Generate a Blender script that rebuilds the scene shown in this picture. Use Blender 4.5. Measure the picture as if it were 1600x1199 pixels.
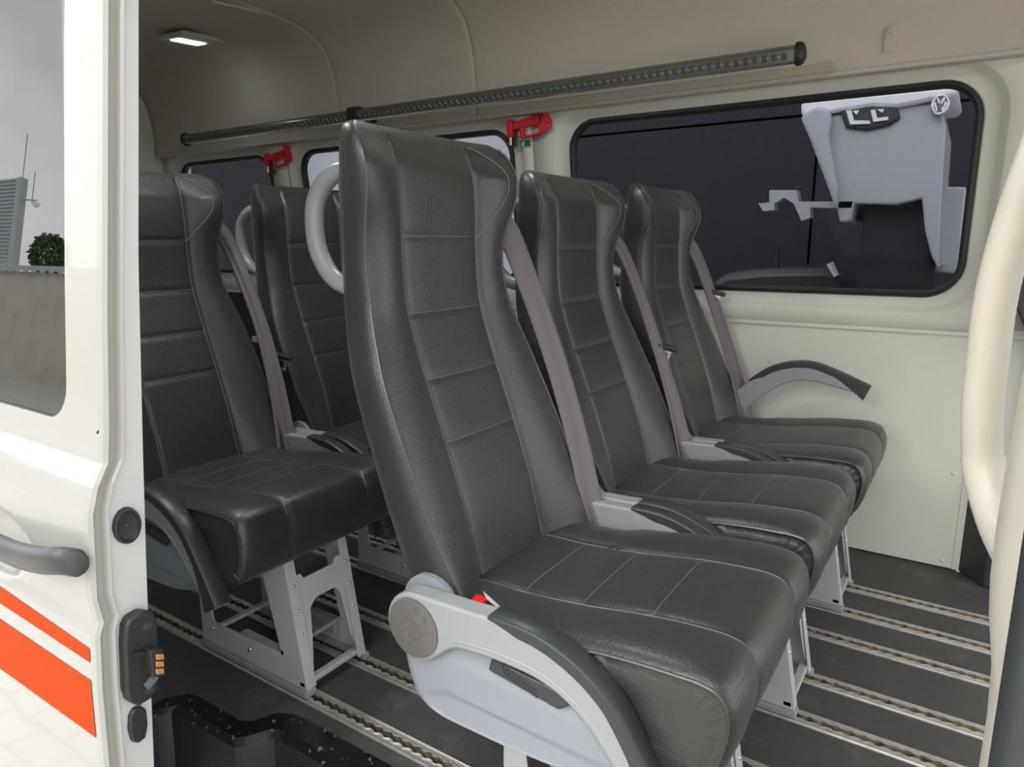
import bpy, bmesh, math, random
from math import sin, cos, pi, radians as R, exp, sqrt
from mathutils import Vector as V, Matrix
random.seed(4)
sc = bpy.context.scene
for o in list(bpy.data.objects): bpy.data.objects.remove(o)
C = bpy.context.collection

# ------------------------------------------------------------------ camera
FPX = 1090.96; YAW, PITCH, ROLL = R(123.598), R(-11.4886), R(-0.1484)
CAM = V((0, 0, 0.96005))
Fw = V((cos(YAW)*cos(PITCH), sin(YAW)*cos(PITCH), sin(PITCH)))
r0 = V((sin(YAW), -cos(YAW), 0)); u0 = r0.cross(Fw)
Rt = r0*cos(ROLL)+u0*sin(ROLL); Up = -r0*sin(ROLL)+u0*cos(ROLL)
cd = bpy.data.cameras.new('camera'); cam = bpy.data.objects.new('camera', cd); C.objects.link(cam)
cam.matrix_world = Matrix(((Rt.x, Up.x, -Fw.x, CAM.x), (Rt.y, Up.y, -Fw.y, CAM.y), (Rt.z, Up.z, -Fw.z, CAM.z), (0, 0, 0, 1)))
cd.sensor_width = 36; cd.lens = FPX/1600*36; cd.clip_start = 0.02; cd.clip_end = 200
sc.camera = cam

def onY(px, py, Y):
    "point of the plane y = Y seen at a pixel: used to read sizes off the photograph"
    d = Fw + Rt*((px-800)/FPX) - Up*((py-599.5)/FPX)
    return CAM + d*(Y/d.y)

# ------------------------------------------------------------------ world, light, exposure
w = bpy.data.worlds.new('sky'); sc.world = w; w.use_nodes = True
nt = w.node_tree; nt.nodes.clear()
out = nt.nodes.new('ShaderNodeOutputWorld'); bg = nt.nodes.new('ShaderNodeBackground')
tc = nt.nodes.new('ShaderNodeTexCoord'); no = nt.nodes.new('ShaderNodeTexNoise'); cr = nt.nodes.new('ShaderNodeValToRGB')
no.inputs['Scale'].default_value = 2.2; no.inputs['Detail'].default_value = 5; no.inputs['Roughness'].default_value = .5
cr.color_ramp.elements[0].position = .34; cr.color_ramp.elements[0].color = (.52, .54, .57, 1)
cr.color_ramp.elements[1].position = .66; cr.color_ramp.elements[1].color = (1.0, 1.0, 1.0, 1)
nt.links.new(tc.outputs['Generated'], no.inputs['Vector']); nt.links.new(no.outputs['Fac'], cr.inputs['Fac'])
nt.links.new(cr.outputs['Color'], bg.inputs['Color']); bg.inputs['Strength'].default_value = 1.1
nt.links.new(bg.outputs['Background'], out.inputs['Surface'])
sc.view_settings.view_transform = 'Standard'; sc.view_settings.look = 'None'; sc.view_settings.gamma = 1
sc.view_settings.use_curve_mapping = False
sc.view_settings.exposure = 1.35
sun_d = bpy.data.lights.new('sun', 'SUN'); sun_d.energy = .9; sun_d.angle = R(50); sun_d.color = (1, .97, .93)
sun = bpy.data.objects.new('sun', sun_d); C.objects.link(sun)
sun.rotation_euler = V((-.12, -1, .85)).to_track_quat('Z', 'Y').to_euler()

for k, (x, y, z, e, sx) in enumerate(((-2.86, 1.88, 1.765, .05, .05), (-.95, 1.25, 1.79, 1.7, .10), (-1.6, .95, 1.79, 2.0, .10))):   # visible headliner lamp first, then two unseen fill lights added to brighten the cabin
    ld = bpy.data.lights.new('lamp_and_fill_light', 'AREA'); ld.energy = e; ld.shape = 'RECTANGLE'; ld.size = sx; ld.size_y = .13; ld.color = (.95, 1, .98)
    lo = bpy.data.objects.new('lamp_and_fill_light', ld); C.objects.link(lo); lo.location = (x, y, z)

# ------------------------------------------------------------------ materials
def mat(name, col, rough=.5, metal=0, bump=None, coat=0, spec=.5, emis=None, noise=None, ior=1.5):
    m = bpy.data.materials.new(name); m.use_nodes = True; n = m.node_tree.nodes; l = m.node_tree.links
    b = n['Principled BSDF']; b.inputs['Base Color'].default_value = (*col, 1)
    b.inputs['Roughness'].default_value = rough; b.inputs['Metallic'].default_value = metal
    b.inputs['Specular IOR Level'].default_value = spec; b.inputs['Coat Weight'].default_value = coat
    b.inputs['IOR'].default_value = ior
    if emis: b.inputs['Emission Color'].default_value = (*emis[0], 1); b.inputs['Emission Strength'].default_value = emis[1]
    t = n.new('ShaderNodeTexCoord')
    if noise:                       # noise = (scale, second colour, low, high)
        x = n.new('ShaderNodeTexNoise'); x.inputs['Scale'].default_value = noise[0]; x.inputs['Detail'].default_value = 6
        rr = n.new('ShaderNodeValToRGB'); rr.color_ramp.elements[0].position = noise[2]; rr.color_ramp.elements[1].position = noise[3]
        rr.color_ramp.elements[0].color = (*col, 1); rr.color_ramp.elements[1].color = (*noise[1], 1)
        l.new(t.outputs['Object'], x.inputs['Vector']); l.new(x.outputs['Fac'], rr.inputs['Fac']); l.new(rr.outputs['Color'], b.inputs['Base Color'])
    if bump:                        # bump = [(kind, scale, strength, distance)...]
        prev = None
        for kind, s, st, di in bump:
            if kind == 'v':
                x = n.new('ShaderNodeTexVoronoi'); x.inputs['Scale'].default_value = s; x.feature = 'SMOOTH_F1'; o_ = x.outputs['Distance']
            else:
                x = n.new('ShaderNodeTexNoise'); x.inputs['Scale'].default_value = s; x.inputs['Detail'].default_value = 3; o_ = x.outputs['Fac']
            l.new(t.outputs['Object'], x.inputs['Vector'])
            bp = n.new('ShaderNodeBump'); bp.inputs['Strength'].default_value = st; bp.inputs['Distance'].default_value = di
            l.new(o_, bp.inputs['Height'])
            if prev: l.new(prev.outputs['Normal'], bp.inputs['Normal'])
            prev = bp
        l.new(prev.outputs['Normal'], b.inputs['Normal'])
    return m
M = {}
M['leather'] = mat('black_leather', (.024, .0242, .0235), .40, spec=.75, bump=[('v', 300, .32, .0012), ('n', 22, .10, .006)])
M['leather'].node_tree.nodes['Principled BSDF'].inputs['Sheen Weight'].default_value = .07
M['leather'].node_tree.nodes['Principled BSDF'].inputs['Sheen Roughness'].default_value = .45
M['piping'] = mat('black_piping', (.05, .05, .048), .28, spec=.7)  # base lightened to paint in the thin highlights along the piping
M['seam_highlight'] = mat('grey_seam_highlight', (.17, .17, .16), .6)  # seam lines; the light grey stands in for highlights along them
M['arm'] = mat('light_grey_plastic', (.285, .30, .305), .42, bump=[('n', 700, .15, .0005)])
M['cover'] = mat('blue_grey_plastic', (.25, .272, .305), .5, bump=[('n', 420, .35, .0008)])
M['pad'] = mat('charcoal_soft_plastic', (.035, .039, .042), .38, bump=[('n', 500, .15, .0005)])
M['cap'] = mat('warm_grey_cap', (.12, .115, .108), .42)
M['dark'] = mat('black_plastic', (.018, .018, .019), .45)
M['steel'] = mat('powder_coated_steel', (.50, .515, .52), .4, metal=.1)
M['rivet'] = mat('zinc_rivet', (.7, .7, .68), .22, metal=.9)
M['alu'] = mat('aluminium_track', (.50, .49, .45), .38, metal=.45, noise=(30, (.36, .33, .28), .5, .75))
M['dirt'] = mat('sandy_groove_dirt', (.10, .075, .05), .9, noise=(60, (.30, .24, .17), .4, .7))
M['belt'] = mat('seat_belt_webbing', (.135, .115, .128), .62, bump=[('n', 900, .3, .0005)])
M['lining'] = mat('grey_wall_lining', (.66, .66, .60), .55, bump=[('n', 500, .12, .0006)])
M['panel'] = mat('pale_wall_panel', (.66, .66, .59), .45)
M['headliner'] = mat('fabric_headliner', (.53, .48, .42), .95, bump=[('n', 900, .5, .0012)])
M['vinyl'] = mat('dark_floor_vinyl', (.068, .064, .061), .7, bump=[('n', 160, .1, .0006)])
M['seal'] = mat('black_rubber', (.016, .016, .015), .5)
M['white'] = mat('white_car_paint', (.355, .352, .326), .3, coat=.5)
M['doorin'] = mat('door_edge_paint', (.50, .52, .50), .35, coat=.4)
M['orange'] = mat('orange_reflective_film', (.45, .045, .0003), .5, coat=0, spec=.05)
M['pinkedge'] = mat('film_edge', (1.0, .35, .25), .4)
M['cream'] = mat('cream_plastic', (.55, .52, .44), .38)
M['red'] = mat('red_plastic', (.62, .02, .03), .35)
M['redbuckle'] = mat('red_button', (.85, .01, .005), .3)
M['brass'] = mat('brass_tip', (.75, .62, .35), .3, metal=.8)
M['green'] = mat('green_sign', (.01, .20, .08), .4)
M['paper'] = mat('white_print', (.75, .8, .75), .5)
M['label'] = mat('paper_label', (.6, .55, .56), .5)
M['copper'] = mat('copper_contact', (.80, .42, .16), .3, metal=.7)
M['lamp'] = mat('lamp_diffuser', (1, 1, 1), .4, emis=((.85, 1, .98), 4))
M['galv'] = mat('ribbed_cladding', (.42, .45, .46), .5)
M['concrete'] = mat('concrete', (.66, .62, .54), .9, noise=(1.5, (.54, .50, .43), .4, .7))
M['leaf'] = mat('foliage', (.04, .08, .03), .8, noise=(9, (.09, .15, .06), .4, .6))
M['clad'] = mat('dark_cladding', (.033, .032, .039), .7, spec=.1)
M['vanbody'] = mat('silver_grey_paint', (.42, .45, .47), .4)
M['vanlight'] = mat('pale_paint', (.80, .84, .86), .35)
M['chrome'] = mat('chrome', (.8, .82, .83), .2, metal=.8)
M['gloss'] = mat('black_step_plastic', (.012, .012, .012), .22, noise=(70, (.24, .22, .2), .62, .72))
M['handlegrey'] = mat('grey_grab_handle', (.30, .31, .32), .33)
M['blackglass'] = mat('smoked_lens', (.05, .05, .05), .1)
def scuff(m, lo=.6, hi=.8):
    n = m.node_tree.nodes; l = m.node_tree.links; b = n['Principled BSDF']
    t = n.new('ShaderNodeTexCoord'); x = n.new('ShaderNodeTexNoise'); x.inputs['Scale'].default_value = 7; x.inputs['Detail'].default_value = 10; x.inputs['Roughness'].default_value = .75
    r_ = n.new('ShaderNodeValToRGB'); r_.color_ramp.elements[0].position = lo; r_.color_ramp.elements[1].position = hi
    r_.color_ramp.elements[0].color = b.inputs['Base Color'].default_value[:]; r_.color_ramp.elements[1].color = (.16, .155, .145, 1)
    l.new(t.outputs['Object'], x.inputs['Vector']); l.new(x.outputs['Fac'], r_.inputs['Fac']); l.new(r_.outputs['Color'], b.inputs['Base Color'])
scuff(M['vinyl'], .54, .82)
def glass(name, tint, mirror=.12, trans=1.0):
    m = bpy.data.materials.new(name); m.use_nodes = True; n = m.node_tree.nodes; l = m.node_tree.links; n.clear()
    o = n.new('ShaderNodeOutputMaterial'); t = n.new('ShaderNodeBsdfTransparent'); g = n.new('ShaderNodeBsdfGlossy'); x = n.new('ShaderNodeMixShader')
    t.inputs['Color'].default_value = (*tint, 1); g.inputs['Roughness'].default_value = .005; x.inputs['Fac'].default_value = mirror
    l.new(t.outputs[0], x.inputs[1]); l.new(g.outputs[0], x.inputs[2]); l.new(x.outputs[0], o.inputs['Surface']); return m
M['tint'] = glass('privacy_glass', (.58, .58, .61), .004)
M['doorglass'] = glass('dark_door_glass', (.03, .035, .03), .24)
def pavers():
    m = mat('concrete_pavers', (.42, .41, .38), .85); n = m.node_tree.nodes; l = m.node_tree.links; b = n['Principled BSDF']
    t = n.new('ShaderNodeTexCoord'); br = n.new('ShaderNodeTexBrick'); br.inputs['Scale'].default_value = 4
    br.inputs['Color1'].default_value = (.58, .57, .53, 1); br.inputs['Color2'].default_value = (.64, .63, .59, 1); br.inputs['Mortar'].default_value = (.36, .35, .32, 1)
    br.inputs['Mortar Size'].default_value = .03; br.inputs['Brick Width'].default_value = .8; br.inputs['Row Height'].default_value = .45
    ns = n.new('ShaderNodeTexNoise'); ns.inputs['Scale'].default_value = 5; mx = n.new('ShaderNodeMixRGB'); mx.inputs['Fac'].default_value = .06
    l.new(t.outputs['Object'], ns.inputs['Vector']); l.new(t.outputs['Object'], mx.inputs[1]); l.new(ns.outputs['Color'], mx.inputs[2])
    l.new(mx.outputs[0], br.inputs['Vector']); l.new(br.outputs['Color'], b.inputs['Base Color']); return m
M['pavers'] = pavers()

# ------------------------------------------------------------------ mesh helpers
def link(name, verts, faces, m, parent=None, smooth=True, bev=0, label=None, mats=None, fm=None, sharp=38):
    me = bpy.data.meshes.new(name); me.from_pydata([tuple(v) for v in verts], [], faces)
    bm = bmesh.new(); bm.from_mesh(me); bmesh.ops.recalc_face_normals(bm, faces=bm.faces[:]); bm.to_mesh(me); bm.free()
    o = bpy.data.objects.new(name, me); C.objects.link(o)
    for mm in (mats or [m]): me.materials.append(M[mm] if isinstance(mm, str) else mm)
    if fm:
        for p, i in zip(me.polygons, fm): p.material_index = i
    if smooth:
        me.polygons.foreach_set('use_smooth', [True]*len(me.polygons)); me.set_sharp_from_angle(angle=R(sharp))
    if bev:
        b = o.modifiers.new('bevel', 'BEVEL'); b.width = bev; b.segments = 2; b.limit_method = 'ANGLE'; b.angle_limit = R(35)
    if parent: o.parent = parent
    if label: o['label'] = label
    return o
class MB:
    def __init__(s): s.v = []; s.f = []; s.m = []
    def add(s, v, f, mi=0):
        k = len(s.v); s.v += [tuple(x) for x in v]; s.f += [[i+k for i in q] for q in f]; s.m += [mi]*len(f); return s
    def box(s, x0, x1, y0, y1, z0, z1, mi=0):
        return s.add([(x, y, z) for x in (x0, x1) for y in (y0, y1) for z in (z0, z1)],
                     [(0, 1, 3, 2), (4, 6, 7, 5), (0, 4, 5, 1), (2, 3, 7, 6), (0, 2, 6, 4), (1, 5, 7, 3)], mi)
    def tube(s, pts, r, n=8, closed=False, mi=0, cap=True):
        pts = [V(p) for p in pts]; N = len(pts); vs = []; prev = None
        for i, p in enumerate(pts):
            if closed: t = pts[(i+1) % N]-pts[i-1]
            else: t = pts[min(i+1, N-1)]-pts[max(i-1, 0)]
            t.normalize()
            if prev is None:
                a = V((0, 0, 1)) if abs(t.z) < .9 else V((1, 0, 0)); prev = t.cross(a).normalized()
            prev = (prev - t*prev.dot(t)).normalized(); b = t.cross(prev)
            rr = r[i] if isinstance(r, (list, tuple)) else r
            vs += [p + prev*(cos(2*pi*k/n)*rr) + b*(sin(2*pi*k/n)*rr) for k in range(n)]
        fs = [(i*n+k, i*n+(k+1) % n, ((i+1) % N)*n+(k+1) % n, ((i+1) % N)*n+k) for i in range(N if closed else N-1) for k in range(n)]
        if not closed and cap: fs += [tuple(range(n)), tuple(range((N-1)*n, N*n))]
        return s.add(vs, fs, mi)
    def disc(s, c, ax, r, h, n=24, dome=0, mi=0):
        c = V(c); ax = V(ax).normalized(); a = ax.cross(V((0, 0, 1)) if abs(ax.z) < .9 else V((1, 0, 0))).normalized(); b = ax.cross(a)
        rings = [(r, 0), (r, h*.75), (r*.93, h)] if not dome else [(r, 0), (r*.92, h*.4), (r*.7, h*.75), (r*.35, h*.95)]
        vs = [c + ax*t + a*(cos(2*pi*k/n)*q) + b*(sin(2*pi*k/n)*q) for q, t in rings for k in range(n)]
        fs = [(i*n+k, i*n+(k+1) % n, (i+1)*n+(k+1) % n, (i+1)*n+k) for i in range(len(rings)-1) for k in range(n)] + [tuple(range(n)), tuple(range((len(rings)-1)*n, len(rings)*n))]
        return s.add(vs, fs, mi)
    def prism(s, poly, fn0, fn1, mi=0):
        "poly of 2D points; fn0/fn1 map a point to the two 3D ends"
        n = len(poly); vs = [fn0(*p) for p in poly]+[fn1(*p) for p in poly]
        return s.add(vs, [tuple(range(n)), tuple(range(2*n-1, n-1, -1))]+[(k, (k+1) % n, n+(k+1) % n, n+k) for k in range(n)], mi)
    def obj(s, name, m, parent=None, **k):
        mats = m if isinstance(m, list) else None
        return link(name, s.v, s.f, m if not mats else None, parent, mats=mats, fm=s.m if mats else None, **k)
def xz(poly, y0, y1): return MB().prism(poly, lambda x, z: (x, y0, z), lambda x, z: (x, y1, z))
def smooth_pts(pts, n=6, closed=False):
    "Catmull-Rom through the points"
    P = [V(p) for p in pts]; N = len(P); o = []
    for i in range(N if closed else N-1):
        if closed: a, b, c, d = P[i-1], P[i], P[(i+1) % N], P[(i+2) % N]
        else: a, b, c, d = P[max(i-1, 0)], P[i], P[i+1], P[min(i+2, N-1)]
        for k in range(n):
            t = k/n; o.append(.5*((2*b)+(c-a)*t+(2*a-5*b+4*c-d)*t*t+(3*b-a-3*c+d)*t**3))
    if not closed: o.append(P[-1])
    return o
def lerp_tab(tab, x):
    if x <= tab[0][0]: return tab[0][1]
    for (a, p), (b, q) in zip(tab, tab[1:]):
        if x <= b:
            t = (x-a)/(b-a); t = t*t*(3-2*t) if False else t
            return p+(q-p)*t
    return tab[-1][1]
def spl(tab, x):
    "smooth cubic interpolation in a table"
    n = len(tab)
    if x <= tab[0][0]: return tab[0][1]
    if x >= tab[-1][0]: return tab[-1][1]
    for i in range(n-1):
        if x <= tab[i+1][0]: break
    x0, y0 = tab[i]; x1, y1 = tab[i+1]; h = x1-x0; s = (y1-y0)/h
    m0 = s if i == 0 else ((y1-tab[i-1][1])/(x1-tab[i-1][0])); m1 = s if i == n-2 else ((tab[i+2][1]-y0)/(tab[i+2][0]-x0))
    t = (x-x0)/h
    return (2*t**3-3*t*t+1)*y0+(t**3-2*t*t+t)*h*m0+(-2*t**3+3*t*t)*y1+(t**3-t*t)*h*m1
def empty(name, loc, label, cat, group=None):
    o = bpy.data.objects.new(name, None); C.objects.link(o); o.location = loc; o.empty_display_size = .05
    o['label'] = label; o['category'] = cat
    if group: o['group'] = group
    return o
def tag(o, label, cat, group=None, kind=None):
    o['label'] = label
    if cat: o['category'] = cat
    if group: o['group'] = group
    if kind: o['kind'] = kind
    return o
def st(o): o['kind'] = 'structure'; return o

# ------------------------------------------------------------------ van shell
X0, X1 = -3.75, 1.25                      # rear wall, open front of the cabin
YN, YF = .53, 2.325                       # near side, far wall
RAILY = [.853, 1.006, 1.159, 1.359, 1.509, 1.713, 1.864, 2.015]; RW = .046
def wallY(z): return YF-.09*max(0, z-.7)/.7
# floor: sheets between the tracks and the sheet with the step well
fl = MB()
ys = [y for y in RAILY]
for a, b in zip([r+RW for r in ys], ys[1:]+[2.40]): fl.box(X0, X1, a, b, -.03, 0)
well = [(X0, YN), (-1.36, YN), (-1.36, .70), (-1.33, .735), (-1.30, .742), (-1.165, .742), (-1.14, .755), (-1.12, .80), (-1.09, .815), (-1.05, .82), (.0, .82), (.03, .80), (.04, YN), (X1, YN), (X1, RAILY[0]), (X0, RAILY[0])]
fl.prism(well, lambda x, y: (x, y, -.03), lambda x, y: (x, y, 0))
fl.box(X0, X1, .853, 2.40, -.045, -.0301)
st(fl.obj('floor', 'vinyl', smooth=False, bev=.0015))
# step well (moulded black liner)
lip = [(-1.36, .64), (-1.36, .70), (-1.33, .735), (-1.30, .742), (-1.165, .742), (-1.14, .755), (-1.12, .80), (-1.09, .815), (-1.05, .82), (0, .82), (.03, .80), (.04, .70)]
inn = [(-1.345, .62), (-1.345, .655), (-1.335, .668), (-1.325, .690), (-1.118, .697), (-1.105, .712), (-1.085, .748), (-1.075, .757), (-1.03, .761), (-.03, .761), (.01, .745), (.02, .70)]
v = []; f = []
n_ = len(lip)
for (x, y) in lip: v.append((x, y, .0015))
for (a, b) in zip(lip, inn): v.append((a[0]*.25+b[0]*.75, a[1]*.25+b[1]*.75, -.001))
for (x, y) in inn: v.append((x, y, -.012))
for (x, y) in inn: v.append((x+.006 if x < -.8 else x, y-.010, -.27))
for (x, y) in inn: v.append((x, .50, -.27))
f = [(r*n_+i, r*n_+i+1, (r+1)*n_+i+1, (r+1)*n_+i) for r in range(4) for i in range(n_-1)]
step = tag(link('entry_step', v, f, 'gloss', smooth=True, sharp=25, mats=['gloss', 'pad'], fm=[0]*(2*(n_-1))+[1]*(2*(n_-1))), 'black plastic step well with scuffed edge below the sliding door', 'step')

# floor tracks
def track():
    mb = MB(); L0, L1 = X0, 1.0; p = .0254; n = int((L1-L0)/p*8)
    prof = []
    xs = [L0+i*p/8 for i in range(n+1)]
    def hw(x):
        t = ((x-L0) % p)/p; d = min(t, 1-t)*p
        return max(.0048, sqrt(max(0, .0088**2-d*d)))
    rows = []
    for x in xs:
        h = hw(x); c = RW/2
        rows.append([(x, 0, -.01), (x, 0, .002), (x, .0025, .0045), (x, .006, .0030), (x, c-h-.0045, .0030), (x, c-h-.001, .0046), (x, c-h, .0042), (x, c-h, -.011),
                     (x, c+h, -.011), (x, c+h, .0042), (x, c+h+.001, .0046), (x, c+h+.0045, .0030), (x, RW-.006, .0030), (x, RW-.0025, .0045), (x, RW, .002), (x, RW, -.01)])
    k = len(rows[0]); vs = [q for r_ in rows for q in r_]
    fs = []; fm = []
    for i in range(len(rows)-1):
        for j in range(k-1):
            fs.append((i*k+j, (i+1)*k+j, (i+1)*k+j+1, i*k+j+1)); fm.append(1 if j in (6, 7, 8) else 0)
    mb.v = vs; mb.f = fs; mb.m = fm; return mb
tk = track().obj('floor_track', ['alu', 'dirt'], sharp=30)
ords = ['nearest the sliding door, under the front legs of the outer seats', 'second from the sliding door', 'third from the sliding door, in the gap beside the outer seats', 'fourth from the sliding door, under the middle seats',
        'fourth from the white wall, under the middle seats', 'third from the white wall, with no seat on it', 'second from the white wall, under the wall seat', 'nearest the white wall, under the wall seat']
ords[0] = 'nearest the sliding door, in front of the step well'
for i, y in enumerate(RAILY):
    o = tk if i == 0 else tk.copy()
    if i: C.objects.link(o)
    o.location = (0, y, 0)
    tag(o, 'scalloped aluminium floor track '+ords[i], 'floor track', 'aluminium seat tracks in the floor')

# headliner / roof section (y, z), mirrored for the near side
half = [(wallY(1.405)-.035, 1.405), (2.196, 1.425), (2.20, 1.50), (2.188, 1.60), (2.165, 1.68), (2.13, 1.735), (2.07, 1.775), (1.98, 1.797), (1.80, 1.812), (1.5, 1.82)]
sec = smooth_pts([(0, y, z) for y, z in half], 4)
sec = [(p.y, p.z) for p in sec]; mid = (YN+YF)/2
sec = sec + [(2*mid-y, z) for y, z in reversed(sec)]
xs = [X0+i*(X1-X0)/100 for i in range(101)]
grooves = [-2.34, -1.62]
xs = sorted(set(xs+[g+d for g in grooves for d in (-.012, -.006, 0, .006, .012)]))
v = []; k = len(sec)
for x in xs:
    g = max([exp(-((x-q)/.006)**2) for q in grooves])*.006
    for j, (y, z) in enumerate(sec):
        dy = (y-mid); L = sqrt(dy*dy+(z-1.2)**2); v.append((x, y+dy/L*g, z+(z-1.2)/L*g))
f = [(i*k+j, (i+1)*k+j, (i+1)*k+j+1, i*k+j+1) for i in range(len(xs)-1) for j in range(k-1)]
roof = link('ceiling', v, f, 'headliner'); st(roof)
sm = roof.modifiers.new('s', 'SOLIDIFY'); sm.thickness = .03; sm.offset = 1
# windows: rounded rectangles in (x, z)
def rrect(x0, x1, z0, z1, r, n=8):
    P = []
    for cx, cz, a0 in ((x1-r, z0+r, -pi/2), (x1-r, z1-r, 0), (x0+r, z1-r, pi/2), (x0+r, z0+r, pi)):
        for i in range(n+1): a = a0+i/n*pi/2; P.append((cx+r*cos(a), cz+r*sin(a)))
    # densify straight sides
    Q = []
    for a, b in zip(P, P[1:]+P[:1]):
        Q.append(a); d = sqrt((a[0]-b[0])**2+(a[1]-b[1])**2)
        if d > .08:
            for i in range(1, 6): Q.append((a[0]+(b[0]-a[0])*i/6, a[1]+(b[1]-a[1])*i/6))
    return Q
def outer(Q, x0, x1, z0, z1):
    "push each point of Q out to the rectangle, along the ray from its centre"
    cx, cz = (x0+x1)/2, (z0+z1)/2; O = []
    wx = max(abs(q[0]-cx) for q in Q); wz = max(abs(q[1]-cz) for q in Q)
    for x, z in Q:
        u, t = (x-cx)/wx, (z-cz)/wz; s = max(abs(u), abs(t)); O.append((cx+u/s*(x1-x0)/2, cz+t/s*(z1-z0)/2))
    return O
WIN = [(-1.245, -.052), (-2.66, -1.51), (-3.62, -2.90)]
cells = [(-1.40, .14), (-2.745, -1.40), (X0, -2.745)]
ZS, ZT = .70, 1.425
for i, ((a, b), (ca, cb)) in enumerate(zip(WIN, cells)):
    z0, z1 = .815, 1.358
    R_ = [outer(rrect(a, b, z0, z1, .085), ca, cb, ZS, ZT)]; off = [0]
    for g, o_ in ((.070, 0), (.066, .002), (.052, .020), (.045, .024), (.020, .022), (.014, .022)):
        x0, x1, zz0, zz1 = a-g*1.05, b+g*1.05, z0-g*.9, z1+g*.9; R_.append(rrect(x0, x1, zz0, zz1, .085+g*.8)); off.append(o_)
    v = []; n = len(R_[0])
    for ring, d in zip(R_, off): v += [(x, wallY(z)+d, z) for x, z in ring]
    f = [(r*n+j, r*n+(j+1) % n, (r+1)*n+(j+1) % n, (r+1)*n+j) for r in range(len(R_)-1) for j in range(n)]
    lw = link('wall_far' if i == 0 else 'wall_far.%03d' % i, v, f, 'lining', sharp=60); st(lw)
    s_ = lw.modifiers.new('s', 'SOLIDIFY'); s_.thickness = .004; s_.offset = 0
    # gasket + pane
    wn = bpy.data.objects.new('window_%d' % (i+1), None); C.objects.link(wn); st(wn); wn.location = ((a+b)/2, 2.3, z0)
    rings = [(.016, .020), (.012, .012), (.004, .010), (-.004, .016), (-.004, .036)]
    v = []
    for g, d in rings:
        rr = rrect(a-g, b+g, z0-g, z1+g, .085+g); v += [(x, wallY(z)+d, z) for x, z in rr]; n = len(rr)
    f = [(r*n+j, r*n+(j+1) % n, (r+1)*n+(j+1) % n, (r+1)*n+j) for r in range(len(rings)-1) for j in range(n)]
    gk = link('window_gasket', v, f, 'seal'); gk.parent = wn; gk.matrix_parent_inverse = Matrix.Translation(-V(wn.location))
    rr = rrect(a, b, z0, z1, .085)
    mb = MB().prism(rr, lambda x, z: (x, wallY(z)+.026, z), lambda x, z: (x, wallY(z)+.030, z))
    pn = mb.obj('window_pane', 'tint', smooth=False); pn.parent = wn; pn.matrix_parent_inverse = Matrix.Translation(-V(wn.location))
# lower wall panel (white), its edge strip and the dark part behind
st(MB().box(-1.92, .022, YF-.004, YF+.03, .004, .697).obj('wall_far_lower', 'panel', smooth=False, bev=.002))
st(MB().box(.022, .034, YF-.006, YF+.03, .004, .70).obj('trim_1', 'lining', smooth=False, bev=.001))
st(MB().box(X0, -1.92, YF-.004, YF+.03, .004, .697).obj('wall_far_rear', 'dark', smooth=False))
st(MB().box(X0, .15, YF-.012, YF+.03, .697, .709).obj('trim_2', 'lining', smooth=False, bev=.002))
MB().box(-3.0, -1.95, YF-.16, YF-.004, .47, .50).obj('wall_ledge', 'lining', smooth=False, bev=.004)
tag(bpy.data.objects['wall_ledge'], 'grey ledge on the far wall behind the rear seats', 'ledge')
st(MB().box(.14, X1, 2.29, 2.33, .30, 1.46).obj('wall_far_front', 'lining', smooth=False))
st(MB().box(.034, .14, 2.32, 2.36, .0, .72).obj('wall_far_pillar', 'lining', smooth=False))
mb = MB().prism([(.036, 2.325), (.10, 2.243), (.45, 2.235), (.45, 2.325)], lambda x, y: (x, y, .001), lambda x, y: (x, y, .30))
tag(mb.obj('wall_kick_panel', 'pad', smooth=False, bev=.006), 'dark grey angled kick panel at the foot of the far wall', 'panel')
# cladding joints: headliner lower edge ledge with small clip bumps
st(MB().box(X0, .3, 2.190, 2.235, 1.402, 1.415).obj('trim_3', 'headliner', smooth=False, bev=.004))
# rear wall, near side wall behind the sliding door, front header
st(MB().box(X0-.03, X0, YN-.03, 2.40, -.05, 1.86).obj('wall_rear', 'lining', smooth=False))
st(MB().box(X0, -1.38, YN-.03, YN, -.3, 1.86).obj('wall_near', 'lining', smooth=False))
st(MB().box(-1.38, X1, YN-.04, YN+.03, 1.50, 1.86).obj('trim_4', 'white', smooth=False, bev=.01))
# near wall has a window too
# screws on the lower panel
sp = empty('wall_screw', (0, YF-.004, 0), 'x', 'screw')
bpy.data.objects.remove(sp)
for k, (px, py) in enumerate(((1490, 740), (1472, 876), (1335, 590))):
    p = onY(px, py, YF-.004)
    if k == 2: continue
    o = MB().disc((0, 0, 0), (0, -1, 0), .0065, .004, 14, dome=1).obj('wall_screw' if not k else 'wall_screw.001', 'panel'); o.location = p
    tag(o, ['domed screw on the pale wall panel, the upper one near its right edge', 'domed screw at the bottom right corner of the pale wall panel'][k], 'screw', 'screws in the wall panel')
# hooks
p = onY(1592, 183, 2.28)
mb = MB().tube([(0, 0, .022), (.012, -.012, .02), (.014, -.014, -.015), (0, 0, -.02)], .004)
o = mb.obj('coat_hook', 'lining'); o.location = p; tag(o, 'small grey coat hook beside the large side window', 'hook')
p = onY(1392, 50, 2.20)
mb = MB().prism([(cos(a)*.014, sin(a)*.014) for a in [i*pi/8 for i in range(9)]]+[(-.014, -.05), (.014, -.05)], lambda x, z: (x, 0, z), lambda x, z: (x*.9, -.006, z))
mb.disc((0, -.006, 0), (0, -1, 0), .006, .003, 14)
o = mb.obj('headliner_plug', 'headliner', bev=.003); o.location = p; tag(o, 'oblong screw cap on the headliner above the large window', 'cap')

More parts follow.
